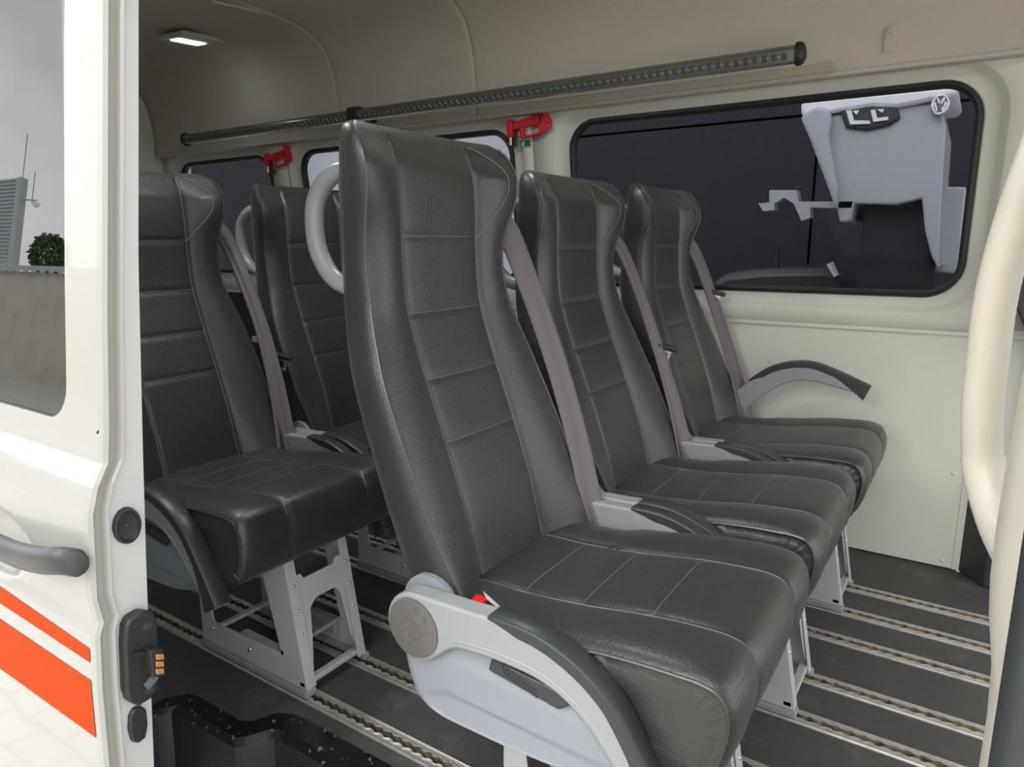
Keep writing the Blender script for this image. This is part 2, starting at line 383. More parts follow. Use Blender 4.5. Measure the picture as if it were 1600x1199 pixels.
# ------------------------------------------------------------------ the seat
HW = [(.40, .200), (.46, .205), (.55, .213), (.65, .212), (.75, .205), (.80, .195), (.86, .184), (.92, .182), (.98, .186), (1.03, .195), (1.07, .198), (1.09, .197), (1.105, .194), (1.118, .189), (1.127, .181), (1.133, .168)]
PX = [(.40, -.622), (.43, -.632), (.53, -.658), (.64, -.696), (.74, -.734), (.84, -.767), (.90, -.775), (.965, -.777), (1.02, -.777), (1.075, -.782), (1.10, -.791), (1.12, -.800), (1.133, -.810)]
BO = [(.40, .050), (.46, .043), (.54, .027), (.633, .019), (.745, .010), (.86, .002), (.93, -.002), (.98, .006), (1.03, .022), (1.065, .027), (1.10, .024), (1.125, .016), (1.133, .010)]
TH = [(.40, .105), (.55, .10), (.75, .095), (.90, .085), (1.03, .072), (1.07, .060), (1.09, .052), (1.115, .038), (1.128, .026), (1.133, .016)]
SE = .1                                     # seam half distance
GZ = [.965, .842, .737, .638]
def back_front(y, z, lift=0):
    x = spl(PX, z); w_ = spl(HW, z); b = spl(BO, z); a = abs(y)
    fade = min(1, max(0, (1.11-z)/.04))
    if a < SE:
        t = a/SE; q = .004*(1-t**4)*fade
        for i, g in enumerate(GZ): q -= .0030*exp(-((z-g)/.006)**2)
    else:
        t = (a-SE)/(max(w_-SE, .02)); q = b*min(1, t)**1.3 + .014*sin(pi*min(1, t))**.8*fade
    q -= .0035*exp(-((a-SE)/.004)**2)*(1 if z < 1.12 else 0)
    return x+q+lift
def make_backrest():
    zs = [.40+i*.005 for i in range(139)]+[1.093+.040*sin(i/10*pi/2) for i in range(1, 11)]
    ny = 46; rows = []
    for z in zs:
        w_ = spl(HW, z); t_ = spl(TH, z); row = []
        us = sorted([-1+2*i/(ny-1) for i in range(ny)]+[s*(SE+d)/w_ for s in (-1, 1) for d in (-.006, -.003, 0, .003, .006)])
        for u in us: y = u*w_; row.append((back_front(y, z), y, z))
        xe = back_front(w_, z); xc = spl(PX, z)
        side = [(.010, 1.006), (.3, 1.01), (.55, .99), (.78, .93), (.93, .82), (1.0, .62), (1.02, .3)]
        D = xe-(xc-t_)
        for s_, k_ in side: row.append((xe-D*s_, w_*k_, z))
        for s_, k_ in reversed(side): row.append((xe-D*s_, -w_*k_, z))
        rows.append(row)
    n = len(rows[0]); v = [q for r_ in rows for q in r_]
    f = [(i*n+j, i*n+(j+1) % n, (i+1)*n+(j+1) % n, (i+1)*n+j) for i in range(len(rows)-1) for j in range(n)]
    f += [tuple(range(n)), tuple(range((len(rows)-1)*n, len(rows)*n))]
    return v, f
def seam_line(mb, pts, r=.0010, lift=.0010):
    mb.tube([(back_front(y, z, lift), y, z) for y, z in pts], r, 5)
CP = [(-.665, .415), (-.62, .423), (-.54, .425), (-.44, .434), (-.33, .450), (-.25, .456), (-.215, .454), (-.196, .445), (-.184, .425), (-.181, .400), (-.186, .365), (-.198, .330), (-.214, .311), (-.25, .305), (-.40, .304), (-.60, .304), (-.665, .306), (-.672, .33), (-.672, .405)]
def cush_w(x): return lerp_tab([(-.7, .190), (-.50, .190), (-.47, .212), (-.25, .218), (-.19, .216)], x)
CC = smooth_pts([(x, 0, z) for x, z in CP], 7, True)
def cush_pt(i, u):
    p = CC[i]; x, z = p.x, p.z; w_ = cush_w(x); y = u*w_; a = abs(y)
    nx, nz = 0, 1
    q = CC[(i+1) % len(CC)]-CC[i-1]; t = V((-q.z, 0, q.x)).normalized()
    if t.dot(V((x+.43, 0, z-.38))) < 0: t = -t
    top = z > .405 and x < -.19; front = x > -.20
    d = 0
    if top or front:
        if a < .105: d += .004*(1-(a/.105)**4)
        else:
            tt = (a-.105)/(w_-.105); rr = max(0, min(1, (-.25-x)/.25)); d += (.003*rr*tt+.006*sin(pi*tt)) if top else .004*sin(pi*tt)
            d -= .007*max(0, (tt-.86)/.14)**2
        d -= .0028*exp(-((a-.105)/.004)**2)
    if top and a < .105:
        for g in (-.546, -.441, -.329): d -= .0030*exp(-((x-g)/.006)**2)
    if not (top or front): d -= .0
    return V((x, y, z))+t*d
def make_cushion():
    us = sorted([-1+2*i/44 for i in range(45)]+[s*(.105+d)/.21 for s in (-1, 1) for d in (-.005, 0, .005)]+[-.985, .985])
    n = len(CC); v = []
    for u in us: v += [cush_pt(i, u) for i in range(n)]
    f = [(a*n+j, a*n+(j+1) % n, (a+1)*n+(j+1) % n, (a+1)*n+j) for a in range(len(us)-1) for j in range(n)]
    # side caps: inset rings with soft puckers
    for s, base in ((-1, 0), (1, (len(us)-1)*n)):
        c = V((-.43, 0, .385)); k0 = base
        for q, dy in ((.93, -.003), (.8, .002), (.5, .004)):
            k = len(v)
            for j in range(n):
                p = V(v[base+j]); cc = V((min(max(p.x, -.60), -.25), 0, .385)); r_ = cc+(p-cc)*q
                pk = (.0009*sin(j*.9)+.0006*sin(j*2.3+1))*(1 if p.x > -.3 else .5)*(q > .6)
                v.append((r_.x, p.y+s*(dy+pk), r_.z))
            f += [(k0+j, k0+(j+1) % n, k+(j+1) % n, k+j) for j in range(n)]; k0 = k
        f.append(tuple(range(k0, k0+n)))
    return v, f
# arm profile in (x, z); pivot at the knob
KN = (-.640, .403); KR = .053
ARM_UP = [(-.640, .456), (-.60, .457), (-.536, .459), (-.478, .462), (-.433, .459), (-.390, .446), (-.349, .424), (-.314, .392), (-.281, .340), (-.255, .292), (-.236, .256)]
ARM_LO = [(-.595, .372), (-.570, .391), (-.544, .397), (-.494, .400), (-.433, .397), (-.389, .383), (-.355, .359), (-.333, .335), (-.305, .300), (-.278, .268), (-.246, .248)]
def arm_parts(parent, y0, y1, side, rot):
    "side -1: outer face towards -y"
    up = smooth_pts([(x, 0, z) for x, z in ARM_UP], 4); lo = smooth_pts([(x, 0, z) for x, z in ARM_LO], 4)
    def rt(x, z): a = rot; dx, dz = x-KN[0], z-KN[1]; return (KN[0]+dx*cos(a)-dz*sin(a), KN[1]+dx*sin(a)+dz*cos(a))
    circ = [(KN[0]+KR*cos(a), KN[1]+KR*sin(a)) for a in [pi/2+i*(pi+.62)/18 for i in range(19)]]
    poly = [(p.x, p.z) for p in up]+[(p.x, p.z) for p in reversed(lo)]+list(reversed(circ))[:-1]
    poly = [rt(*q) for q in poly]
    body = xz(poly, y0, y1).obj('armrest', 'arm', parent, smooth=True, bev=.004, sharp=30)
    # soft pad wraps the upper edge from x=-.50 to the tip
    ups = [p for p in up if p.x > -.515]; n = len(ups); v = []
    for i, p in enumerate(ups):
        q = ups[min(i+1, n-1)]-ups[max(i-1, 0)]; nn = V((-q.z, 0, q.x)).normalized()
        d1 = .016*min(1, i/4+.1) + .030*max(0, (i-n+9)/9)
        h = .0035
        for yy, dd in ((y0-.0012, -d1), (y0-.0014, h*.2), (y0+.003, h), (y1-.003, h), (y1+.0014, h*.2), (y1+.0012, -d1)):
            a = p+nn*dd; X, Z = rt(a.x, a.z); v.append((X, yy, Z))
    f = [(i*6+j, (i+1)*6+j, (i+1)*6+j+1, i*6+j+1) for i in range(n-1) for j in range(5)]+[(i*6+5, (i+1)*6+5, (i+1)*6, i*6) for i in range(n-1)]+[tuple(range(6)), tuple(range((n-1)*6, n*6))]
    link('arm_pad', v, f, 'pad', body, bev=.0012, label='charcoal pad on the upper edge of the armrest', sharp=50)
    # moulded line under the pad on the outer face
    yo = y0 if side < 0 else y1
    ln = smooth_pts([(x, 0, z+.012) for x, z in ARM_LO[1:-2]], 3)
    mb = MB().tube([(rt(p.x, p.z)[0], yo-side*.0012, rt(p.x, p.z)[1]) for p in ln], .0022, 6)
    mb.obj('arm_ridge', 'arm', body)
    kb = MB().disc((KN[0], yo, KN[1]), (0, side, 0), .046, .004, 40).obj('pivot_cap', 'cap', body, label='warm grey round pivot cap with raised emblem')
    mb = MB(); yr = yo+side*.0042
    mb.tube([(KN[0]-.002+.018*cos(a), yr, KN[1]+.018*sin(a)) for a in [i*2*pi/28 for i in range(28)]], .0011, 6, True)
    mb.tube([(KN[0]-.013, yr, KN[1]-.005), (KN[0]-.002, yr, KN[1]-.002), (KN[0]+.003, yr, KN[1]+.014)], .0011, 6)
    mb.tube([(KN[0]-.007, yr, KN[1]-.011), (KN[0]+.002, yr, KN[1]-.009), (KN[0]+.009, yr, KN[1]+.009)], .0011, 6)
    for a0, kind in ((70, 0), (38, 1), (12, 2)):       # moulded letters round the rim
        cx, cz = KN[0]+.034*cos(R(a0)), KN[1]+.034*sin(R(a0)); s = .005
        if kind == 0: P = [(s*cos(q), s*sin(q)) for q in [R(50)+i*R(280)/9 for i in range(10)]]+[(s*.7, 0), (0, 0)]
        elif kind == 1: P = [(-s*.6, -s), (-s*.6, s), (s*.5, s*.7), (-s*.5, 0), (s*.6, -s)]
        else: P = [(-s, s), (-s, -s), (s*.8, -s)]
        mb.tube([(cx+p, yr, cz+q) for p, q in P], .0008, 5)
    mb.obj('cap_emblem', 'cap', kb)
    return body
def leg_frame(y, s, far):
    "side plate of the pedestal, one mesh; s: +1 flange towards +y"
    A = [(0, .020), (-.050, .306), (-.135, .306), (-.118, .242), (-.077, .083), (-.315, .079), (-.323, .086), (-.328, .118), (-.36, .306), (-.43, .306), (-.372, .135), (-.373, .020)]
    mb = xz(A, y, y+.0035)
    fw = .026
    mb.prism([(0, .020), (.0035, .020), (-.0465, .306), (-.050, .306)], lambda x, z: (x-.0015, y, z), lambda x, z: (x-.0015, y+s*fw+(.0035 if s < 0 else 0), z))
    return mb
def make_base(parent, dx=0, side_only=False):
    yl, yr = RAILY[0]-.9525+.012, RAILY[1]-.9525+.034
    o = bpy.data.objects.new('pedestal', None); C.objects.link(o); o.parent = parent; o.location = (-.222+dx, 0, 0)
    leg_frame(yl, 1, 0).obj('side_frame', 'steel', o, smooth=False, bev=.001)
    leg_frame(yr-.0035, -1, 0).obj('side_frame', 'steel', o, smooth=False, bev=.001)
    # front cross panel with an arched opening; follows the lean of the legs
    K = -.050/.295
    def fp(y, z, d=0): return (K*(z-.02)-.004+d, y, z)
    pan = [(yl+.022, .05), (yl+.022, .262), (yl+.040, .262), (yl+.046, .250), (yr-.046, .250), (yr-.038, .262), (yr-.022, .262), (yr-.022, .05), (yr-.030, .075), (yr-.040, .180), (yr-.052, .197), (yl+.068, .197), (yl+.050, .182), (yl+.042, .12), (yl+.030, .05)]
    MB().prism(pan, lambda y, z: fp(y, z), lambda y, z: fp(y, z, -.003)).obj('front_panel', 'steel', o, smooth=False, bev=.0008)
    for y in (yl+.014, yr-.014):
        for z in (.245, .192, .139): MB().disc(fp(y, z, .005), (1, 0, .17), .0042, .003, 12, dome=1).obj('rivet', 'rivet', o)
    for y in (yl, yr-.004):   # rail shoes
        MB().box(-.375, .006, y-.008, y+.022 if y == yl else y+.010, .0048, .020).obj('rail_shoe', 'arm', o, smooth=False, bev=.003)
    MB().box(-.022, -.004, yl, yr, .024, .036).obj('cross_bar', 'steel', o, smooth=False, bev=.002)
    MB().box(-.30, -.285, yl, yr, .075, .083).obj('cross_bar', 'steel', o, smooth=False, bev=.001)
    MB().tube([(-.075, yl, .085), (-.075, yr, .085)], .006, 10).obj('cross_tube', 'arm', o)
    mb = MB().box(-.19, -.08, yr-.022, yr-.008, .05, .085); mb.obj('lock_channel', 'arm', o, smooth=False, bev=.003)
    mb = MB().box(-.23, -.08, yl+.006, yl+.026, .062, .08); mb.obj('lock_channel', 'steel', o, smooth=False, bev=.002)
    for x, z in ((-.19, .052), (-.33, .06)):
        MB().disc((x, yl, z), (0, -1, 0), .0055, .003, 14, dome=1).obj('bolt', 'rivet', o); MB().disc((x+.05, yr-.0035, z), (0, -1, 0), .0055, .003, 14, dome=1).obj('bolt', 'rivet', o)
    MB().box(-.43, -.11, yl+.004, yr-.004, .288, .306).obj('seat_pan', 'dark', o, smooth=False)
    return o
def belt_ribbon(pts, wdt, name, parent, wave=.0025, fold=0):
    P = smooth_pts(pts, 8); v = []; n = 9
    for i, p in enumerate(P):
        t = (P[min(i+1, len(P)-1)]-P[max(i-1, 0)]).normalized()
        k = i/(len(P)-1)
        a = V((0.50, .86, 0)); a = (a-t*a.dot(t)).normalized(); nn = t.cross(a)
        wl = wdt*(1-fold*sin(pi*min(1, max(0, k)))*.4)
        for j in range(n):
            u = -1+2*j/(n-1); v.append(p+a*(u*wl/2)+nn*(wave*sin(u*3.0+k*5)*(1+fold*3*cos(u*7))))
    f = [(i*n+j, i*n+j+1, (i+1)*n+j+1, (i+1)*n+j) for i in range(len(P)-1) for j in range(n-1)]
    o = link(name, v, f, 'belt', parent, sharp=180)
    s_ = o.modifiers.new('s', 'SOLIDIFY'); s_.thickness = .0014; s_.offset = 0
    return o
def make_seat(root, base_dx=0, arm_rot=0, arm_rot2=0, back_scale=1, back_rot=0, belt=None, tongue=None, fold=0, share=None):
    "local frame: x as in the near row, y = 0 on the seat's axis"
    par = lambda o: o
    bk = bpy.data.objects.new('backrest', share['back'] if share else None) if share else None
    if share: C.objects.link(bk); bk.parent = root
    else:
        v, f = make_backrest(); bk = link('backrest', v, f, 'leather', root, sharp=60)
    if share:
        cu = bpy.data.objects.new('seat_cushion', share['cush']); C.objects.link(cu); cu.parent = root
        sm_ = bpy.data.objects.new('stitching', share['st']); C.objects.link(sm_); sm_.parent = bk
        for me in share['pps']: pp = bpy.data.objects.new('piping', me); C.objects.link(pp); pp.parent = bk
        for me in share['p2s']: pp = bpy.data.objects.new('piping', me); C.objects.link(pp); pp.parent = cu
        s2 = bpy.data.objects.new('stitching', share['st2']); C.objects.link(s2); s2.parent = cu
    else:
        v, f = make_cushion(); cu = link('seat_cushion', v, f, 'leather', root, sharp=75)
        mb = MB()
        for s in (-1, 1):
            seam_line(mb, [(s*SE, .42+i*.01) for i in range(70)])
            if s > 0: seam_line(mb, [(s*(p.y), p.z) for p in smooth_pts([(0, SE, .962), (0, .120, .990), (0, .155, 1.030), (0, .168, 1.060), (0, .162, 1.090), (0, .135, 1.113), (0, .105, 1.122)], 6)])
        for g in GZ: seam_line(mb, [(-SE+i*SE/15, g) for i in range(31)], .0006)
        sm_ = mb.obj('stitching', 'seam_highlight', bk, label='fine seams with painted grey highlights across the black backrest')
        pps = []
        for s in (-1, 1):
            mb = MB()
            for off in (0,):
                P = []
                for i in range(73):
                    z = .405+i*.010; z = min(z, 1.128); w_ = spl(HW, z)
                    P.append((back_front(w_, z)-off+.001, s*(w_*1.003+.0005), z))
                mb.tube(P, .0023, 6)
            pps.append(mb.obj('piping', 'piping', bk))
        n = len(CC)
        ti = [i for i in range(n) if (CC[i].z > .402 and CC[i].x > -.655) or (CC[i].x > -.215 and CC[i].z > .335)]
        mb = MB()
        for s in (-1, 1):
            mb.tube([cush_pt(i, s*.105/cush_w(CC[i].x))+V((0, 0, .0010)) for i in ti], .0010, 5)
        for g in (-.546, -.441, -.329):
            i = min(ti, key=lambda q: abs(CC[q].x-g)+(9 if CC[q].z < .4 else 0))
            mb.tube([cush_pt(i, (-.105+.0105*k)/cush_w(g))+V((0, 0, .0006)) for k in range(21)], .0006, 5)
        s2 = mb.obj('stitching', 'seam_highlight', cu)
        p2s = [MB().tube([cush_pt(i, s)+V((0, s*.001, 0)) for i in ti], .0025, 6).obj('piping', 'piping', cu) for s in (-1, 1)]
    # backrest hinge line for recline + height
    pv = V((-.632, 0, .43)); mtx = Matrix.Translation(pv) @ Matrix.Rotation(back_rot, 4, 'Y') @ Matrix.Diagonal((1, 1, back_scale, 1)) @ Matrix.Translation(-pv)
    bk.matrix_local = mtx
    # grab loop behind the aisle-side shoulder
    P = smooth_pts([(-.80, -.150, 1.062), (-.86, -.155, 1.062), (-.905, -.155, 1.030), (-.917, -.155, .985), (-.908, -.155, .935), (-.872, -.155, .895), (-.815, -.150, .878)], 6)
    MB().tube(P, [.0135+.002*sin(pi*i/len(P)) for i in range(len(P))], 14).obj('grab_loop', 'handlegrey', bk, label='grey loop handle behind the shoulder of the backrest')
    # hinge hump, arms, side cover, lever
    MB().disc((-.640, -.2165, .420), (0, 1, 0), .050, .014, 32).obj('hinge_cover', 'cover', root)
    arm_parts(root, -.2525, -.2180, -1, arm_rot)
    arm_parts(root, .2160, .2440, 1, arm_rot2)
    cv = [(-.690, .40), (-.678, .340), (-.666, .297), (-.648, .272), (-.615, .258), (-.55, .256), (-.47, .257), (-.38, .264), (-.315, .284), (-.300, .31), (-.33, .335), (-.40, .376), (-.50, .398), (-.60, .41)]
    cvs = [(p.x, p.z) for p in smooth_pts([(x, 0, z) for x, z in cv], 4, True)]
    for s in (-1, 1):
        ya, yb = (-.2395, -.205) if s < 0 else (.205, .2395)
        mb = MB(); n = len(cvs); yo = ya if s < 0 else yb; yi = yb if s < 0 else ya
        cx, cz = -.47, .33; rg = [(1, yi), (1, yo-s*.012), (.975, yo-s*.004), (.93, yo-s*.001)]+[(.9-.04*i, yo) for i in range(22)]
        def rel(x, z):
            z1 = .359-.07*(x+.605); z2 = .309-.03*(x+.589)+.5*max(0, -.595-x)*-1
            st_ = lambda t: max(0, min(1, t))**2*(3-2*max(0, min(1, t)))
            return .005*st_((z-z1)/.022)+.004*st_((z2-z)/.010)*st_((x+.645)/.03)
        v = [(cx+(x-cx)*q, y-(s*rel(cx+(x-cx)*q, cz+(z-cz)*q) if q < .93 else 0), cz+(z-cz)*q) for q, y in rg for x, z in cvs]
        f = [(r*n+j, r*n+(j+1) % n, (r+1)*n+(j+1) % n, (r+1)*n+j) for r in range(len(rg)-1) for j in range(n)]+[tuple(range(n)), tuple(range((len(rg)-1)*n, len(rg)*n))]
        cv_o = link('side_cover', v, f, 'cover', root, sharp=40)
        if s < 0:
            lv = MB().prism([(-.507, .394), (-.513, .374), (-.400, .357), (-.380, .372), (-.40, .385)], lambda x, z: (x, -.236, z), lambda x, z: (x, -.2435, z)).obj('recline_lever', 'pad', cv_o, bev=.003, label='dark recline lever with studded grip')
            mb = MB()
            for i in range(11):
                for j in range(3): mb.disc((-.487+i*.0052+j*.001, -.2435, .3905-i*.0016-j*.0052), (0, -1, 0), .0019, .0014, 6, dome=1)
            mb.obj('grip_studs', 'dark', lv)
    # buckle with red button and its label
    bz = 0 if share is None else -.045
    bu = MB().box(-.575, -.535, -.214, -.190, .385+bz, .447+bz).obj('buckle', 'dark', root, smooth=False, bev=.004)
    MB().box(-.562, -.544, -.2135, -.200, .446+bz, .456+bz).obj('release_button', 'redbuckle', bu, smooth=False, bev=.002, label='red release button of the buckle')
    if not share: MB().add([(-.540, -.2155, .474), (-.500, -.2165, .455), (-.500, -.214, .446), (-.536, -.213, .462)], [(0, 1, 2, 3)]).obj('buckle_tag', 'label', bu, smooth=False)
    # belt
    if belt:
        b = belt_ribbon(belt, .050 if not fold else .062, 'seat_belt', root, fold=fold)
        if tongue:
            t = V(tongue); tg = MB().box(-.010, .010, -.030, .030, -.007, .007).obj('belt_tongue', 'dark', b, smooth=False, bev=.004)
            mb = MB().box(-.0012, .0012, -.013, .017, -.040, -.007); mb.box(-.0016, .0016, -.004, .008, -.033, -.014, 1)
            pl = mb.obj('latch_plate', ['chrome', 'dark'], tg, smooth=False)
            tg.location = t; tg.rotation_euler = (R(-14), R(8), R(-58))
    # outboard lap anchor
    MB().box(-.60, -.54, .196, .214, .36, .405).obj('belt_anchor', 'dark', root, smooth=False, bev=.004)
    make_base(root, base_dx)
    return None if share else dict(back=bk.data, cush=cu.data, st=sm_.data, pps=[o.data for o in pps], st2=s2.data, p2s=[o.data for o in p2s])
def belt_path(dx=0, z1=1.0): return [(-.845, .130, z1+.045), (-.815, .165, z1+.025), (-.785, .205, z1-.01), (-.755, .228, .905), (-.694, .240, .745), (-.632, .230, .58), (-.580, .209, .43), (-.566, .203, .375)]
SEATS = [
 ('seat at the sliding door in the front row, the nearest and largest', 0, .9525, dict(back_scale=1.008, belt=belt_path(), fold=0)),
 ('middle seat of the front row, between the nearest seat and the wall seat', 0, 1.457, dict(back_scale=.965, back_rot=R(-.6), belt=belt_path(0, .975), tongue=(-.660, .262, .690), fold=1)),
 ('seat of the front row against the white wall under the large window', .01, 1.9625, dict(back_scale=.968, back_rot=R(.3), arm_rot2=R(40), belt=belt_path(0, .97), tongue=(-.705, .255, .80), fold=.6)),
 ('seat in the rear row beside the open sliding door edge', -.915, .9525, dict(back_scale=1.0, base_dx=.034, arm_rot=R(3), belt=belt_path(), tongue=(-.655, .272, .655), fold=1)),
 ('rear row seat half hidden behind the nearest front seat', -.90, 1.457, dict(back_scale=.98, base_dx=.03, belt=belt_path(0, .985), fold=0))]
share = None
for i, (lb, dx, cy, kw) in enumerate(SEATS):
    nm = 'passenger_seat' if i == 0 else 'passenger_seat.%03d' % i
    rt_ = empty(nm, (dx, cy, 0), 'black leather '+lb, 'seat', 'black leather passenger seats')
    r_ = make_seat(rt_, share=share, **kw)
    if share is None: share = r_

# ------------------------------------------------------------------ handrail at the headliner, hammers, signs, lamp
RY, RZ = 2.10, 1.452
def grip_rail(xa, xb, name, label, cap_ends):
    root = empty(name, (xa, RY, RZ), label, 'rail', 'overhead rails')
    L = xb-xa; mb = MB(); n = 14
    prof = []
    for i in range(n+1):
        a = -pi*.5-.45+i/n*(pi+.9); prof.append((.021*cos(a+pi)*1.0, .021*sin(a+pi)))
    # channel open towards the cabin: cylinder with a slotted flat face
    pts = [(.024*cos(a), .026*sin(a)) for a in [R(-55)+i*R(290)/20 for i in range(21)]]
    # rotate so the flat faces -y and slightly down
    def tr(a, b): th = R(-72); return (a*cos(th)-b*sin(th), a*sin(th)+b*cos(th))
    pts = [tr(*p) for p in pts]; k = len(pts)
    v = [(0, y, z) for y, z in pts]+[(L, y, z) for y, z in pts]
    f = [(j, (j+1) % k, k+(j+1) % k, k+j) for j in range(k)]+[tuple(range(k)), tuple(range(2*k-1, k-1, -1))]
    link('rail_body', v, f, 'railmetal', root, sharp=30)
    # scalloped slot on the flat face
    fx = sum(p[0] for p in (pts[0], pts[-1]))/2; fz = sum(p[1] for p in (pts[0], pts[-1]))/2
    t = V((0, pts[0][0]-pts[-1][0], pts[0][1]-pts[-1][1])).normalized(); nn = V((0, -t.z, t.y))
    if nn.y > 0: nn = -nn
    m1 = MB(); m2 = MB(); N = int(L/.0254)
    for i in range(N):
        c = V(((i+.5)*.0254, fx, fz))+nn*.0002
        m1.disc(c, nn, .0088, .0006, 12)
        m2.tube([c+nn*.001+V((1, 0, 0))*(.0094*cos(a))+t*(.0094*sin(a)) for a in [q*pi/6 for q in range(12)]], .0011, 4, True)
    s_ = m1.obj('track_slot', 'railslot', root); s_['kind'] = 'stuff'
    s_ = m2.obj('slot_rim', 'railmetal', root); s_['kind'] = 'stuff'
    for e, s in cap_ends:
        mb = MB(); rings = [(0, 1.0), (.010, 1.0), (.018, .85), (.023, .5)]
        v = [(e*L+s*a, y*1.12*q, z*1.12*q) for a, q in rings for y, z in [(.026*cos(b), .027*sin(b)) for b in [i*pi/10 for i in range(20)]]]
        f = [(r*20+j, r*20+(j+1) % 20, (r+1)*20+(j+1) % 20, (r+1)*20+j) for r in range(3) for j in range(20)]+[tuple(range(20)), tuple(range(60, 80))]
        mb.add(v, f); mb.disc((e*L+s*.006, -.0275, .002), (0, -1, 0), .004, .0015, 10)
        mb.obj('end_cap', 'seal', root)
    return root
M['railslot'] = mat('rail_slot_grey', (.07, .07, .065), .4)
M['railmetal'] = mat('smoked_aluminium', (.26, .26, .24), .25, metal=.8)
pa, pb = onY(556, 178, RY), onY(1245, 79, RY)
grip_rail(pa.x+.02, pb.x, 'ceiling_rail', 'slotted metal rail along the headliner above the large window', [(1, 1)])
pl_ = onY(292, 219, RY)
grip_rail(pl_.x, pa.x-.02, 'ceiling_rail.001', 'dim rear stretch of slotted rail along the headliner, left of the bracket', [(0, -1)])
mb = MB().box(-.035, .035, -.026, .09, -.026, .026); o = mb.obj('rail_bracket', 'seal', smooth=False, bev=.012); o.location = (pa.x, RY, RZ+.006)
tag(o, 'black bracket joining the two overhead rails above the nearest seat', 'bracket')
def hammer(px, py, name, lb, sc_=1.0):
    Y = wallY(1.37)-.004; p = onY(px, py, Y-.015); root = empty(name, (p.x, Y, p.z), lb, 'hammer', 'emergency window hammers')
    S = .205/75   # metres per pixel of the close-up, 1 px = 1/13.3 photo px
    k = .000180
    def q(u, w_): return ((u-700)*k, -(w_-430)*k)
    def prism(poly, y0, y1): return MB().prism([q(*a) for a in poly], lambda x, z: (x, y0, z), lambda x, z: (x, y1, z))
    prism([(350, 340), (540, 310), (560, 470), (370, 520), (370, 780), (320, 840), (240, 840), (215, 800), (230, 600), (330, 480)], -.004, 0).obj('holder', 'pad', root, bev=.003)
    hd = prism([(215, 350), (235, 305), (300, 295), (345, 340), (340, 375), (500, 360), (560, 330), (1010, 265), (1010, 170), (1060, 160), (1215, 430), (1220, 500), (1190, 545), (1060, 580), (990, 640), (560, 695), (510, 660), (495, 510), (345, 500), (320, 560), (310, 635), (205, 630)], -.022, -.005)
    # opening is made of four bars: build it as a separate ring instead
    hd = MB()
    def pr(poly, a=-.022, b=-.005): hd.prism([q(*t) for t in poly], lambda x, z: (x, a, z), lambda x, z: (x, b, z))
    pr([(210, 345), (240, 300), (305, 295), (345, 345), (320, 635), (205, 630)], -.027, -.004)
    pr([(330, 380), (560, 345), (560, 480), (330, 500)])
    pr([(540, 320), (1010, 262), (1010, 430), (560, 485)])
    pr([(495, 440), (590, 440), (600, 660), (560, 695), (515, 665)])
    pr([(540, 650), (1000, 590), (1000, 640), (560, 698)])
    pr([(955, 300), (1040, 300), (1200, 440), (1220, 520), (1180, 555), (1070, 575), (1000, 640), (955, 640)])
    pr([(1000, 170), (1065, 160), (1215, 430), (1160, 440)], -.032, -.004)
    h = hd.obj('hammer_handle', 'red', root, bev=.0025)
    mb = MB()
    for u in range(570, 960, 62): mb.prism([q(u, 330-(u-570)*.12), q(u+20, 328-(u-570)*.12), q(u+30, 455-(u-570)*.06), q(u+10, 457-(u-570)*.06)], lambda x, z: (x, -.022, z), lambda x, z: (x, -.0245, z))
    mb.obj('grip_ribs', 'red', h)
    a, b = q(268, 635), q(265, 785); MB().tube([(a[0], -.014, a[1]), (b[0], -.014, b[1])], [.0058, .0052], 12).obj('metal_tip', 'brass', root, label='brass coloured striking tip')
hammer(826, 195, 'emergency_hammer', 'red emergency hammer on the pillar beside the large side window')
hammer(434, 246, 'emergency_hammer.001', 'dim red emergency hammer on the farther pillar at the rear')
def sign(px, py, name, lb):
    z0 = onY(px, py, 2.25).z; Y = wallY(z0); p = onY(px, py, Y-.002); w_, h_ = .044, .026
    o = empty(name, (p.x, Y-.0015, p.z), lb, 'sign', 'green exit stickers'); o.rotation_euler = (R(7.3), 0, 0)
    MB().box(-w_/2, w_/2, -.0012, 0, -h_/2, h_/2).obj('sign_plate', 'green', o, smooth=False)
    mb = MB(); y = -.0016
    mb.disc((-.010, y+.0006, .0075), (0, -1, 0), .0025, .0005, 10)
    for A in ([(-.014, .004), (-.008, .005), (-.008, -.004), (-.007, -.011), (-.010, -.011), (-.012, -.004), (-.0145, -.010), (-.017, -.009), (-.014, -.002)], [(-.008, .005), (-.002, .009), (-.001, .007), (-.007, .002)], [(-.014, .004), (-.018, -.001), (-.016, -.002), (-.012, .001)],
              [(.002, .010), (.019, .010), (.019, .009), (.002, .009)], [(.018, .010), (.019, .010), (.019, -.010), (.018, -.010)], [(0, -.010), (.019, -.010), (.019, -.009), (0, -.009)]):
        mb.prism(A, lambda x, z: (x, y, z), lambda x, z: (x, y+.0005, z))
    mb.obj('sign_figure', 'paper', o, smooth=False)
sign(821.5, 224.5, 'exit_sign', 'small green exit sticker under the red hammer beside the large window')
sign(427, 268, 'exit_sign.001', 'tiny green exit sticker under the farther red hammer')
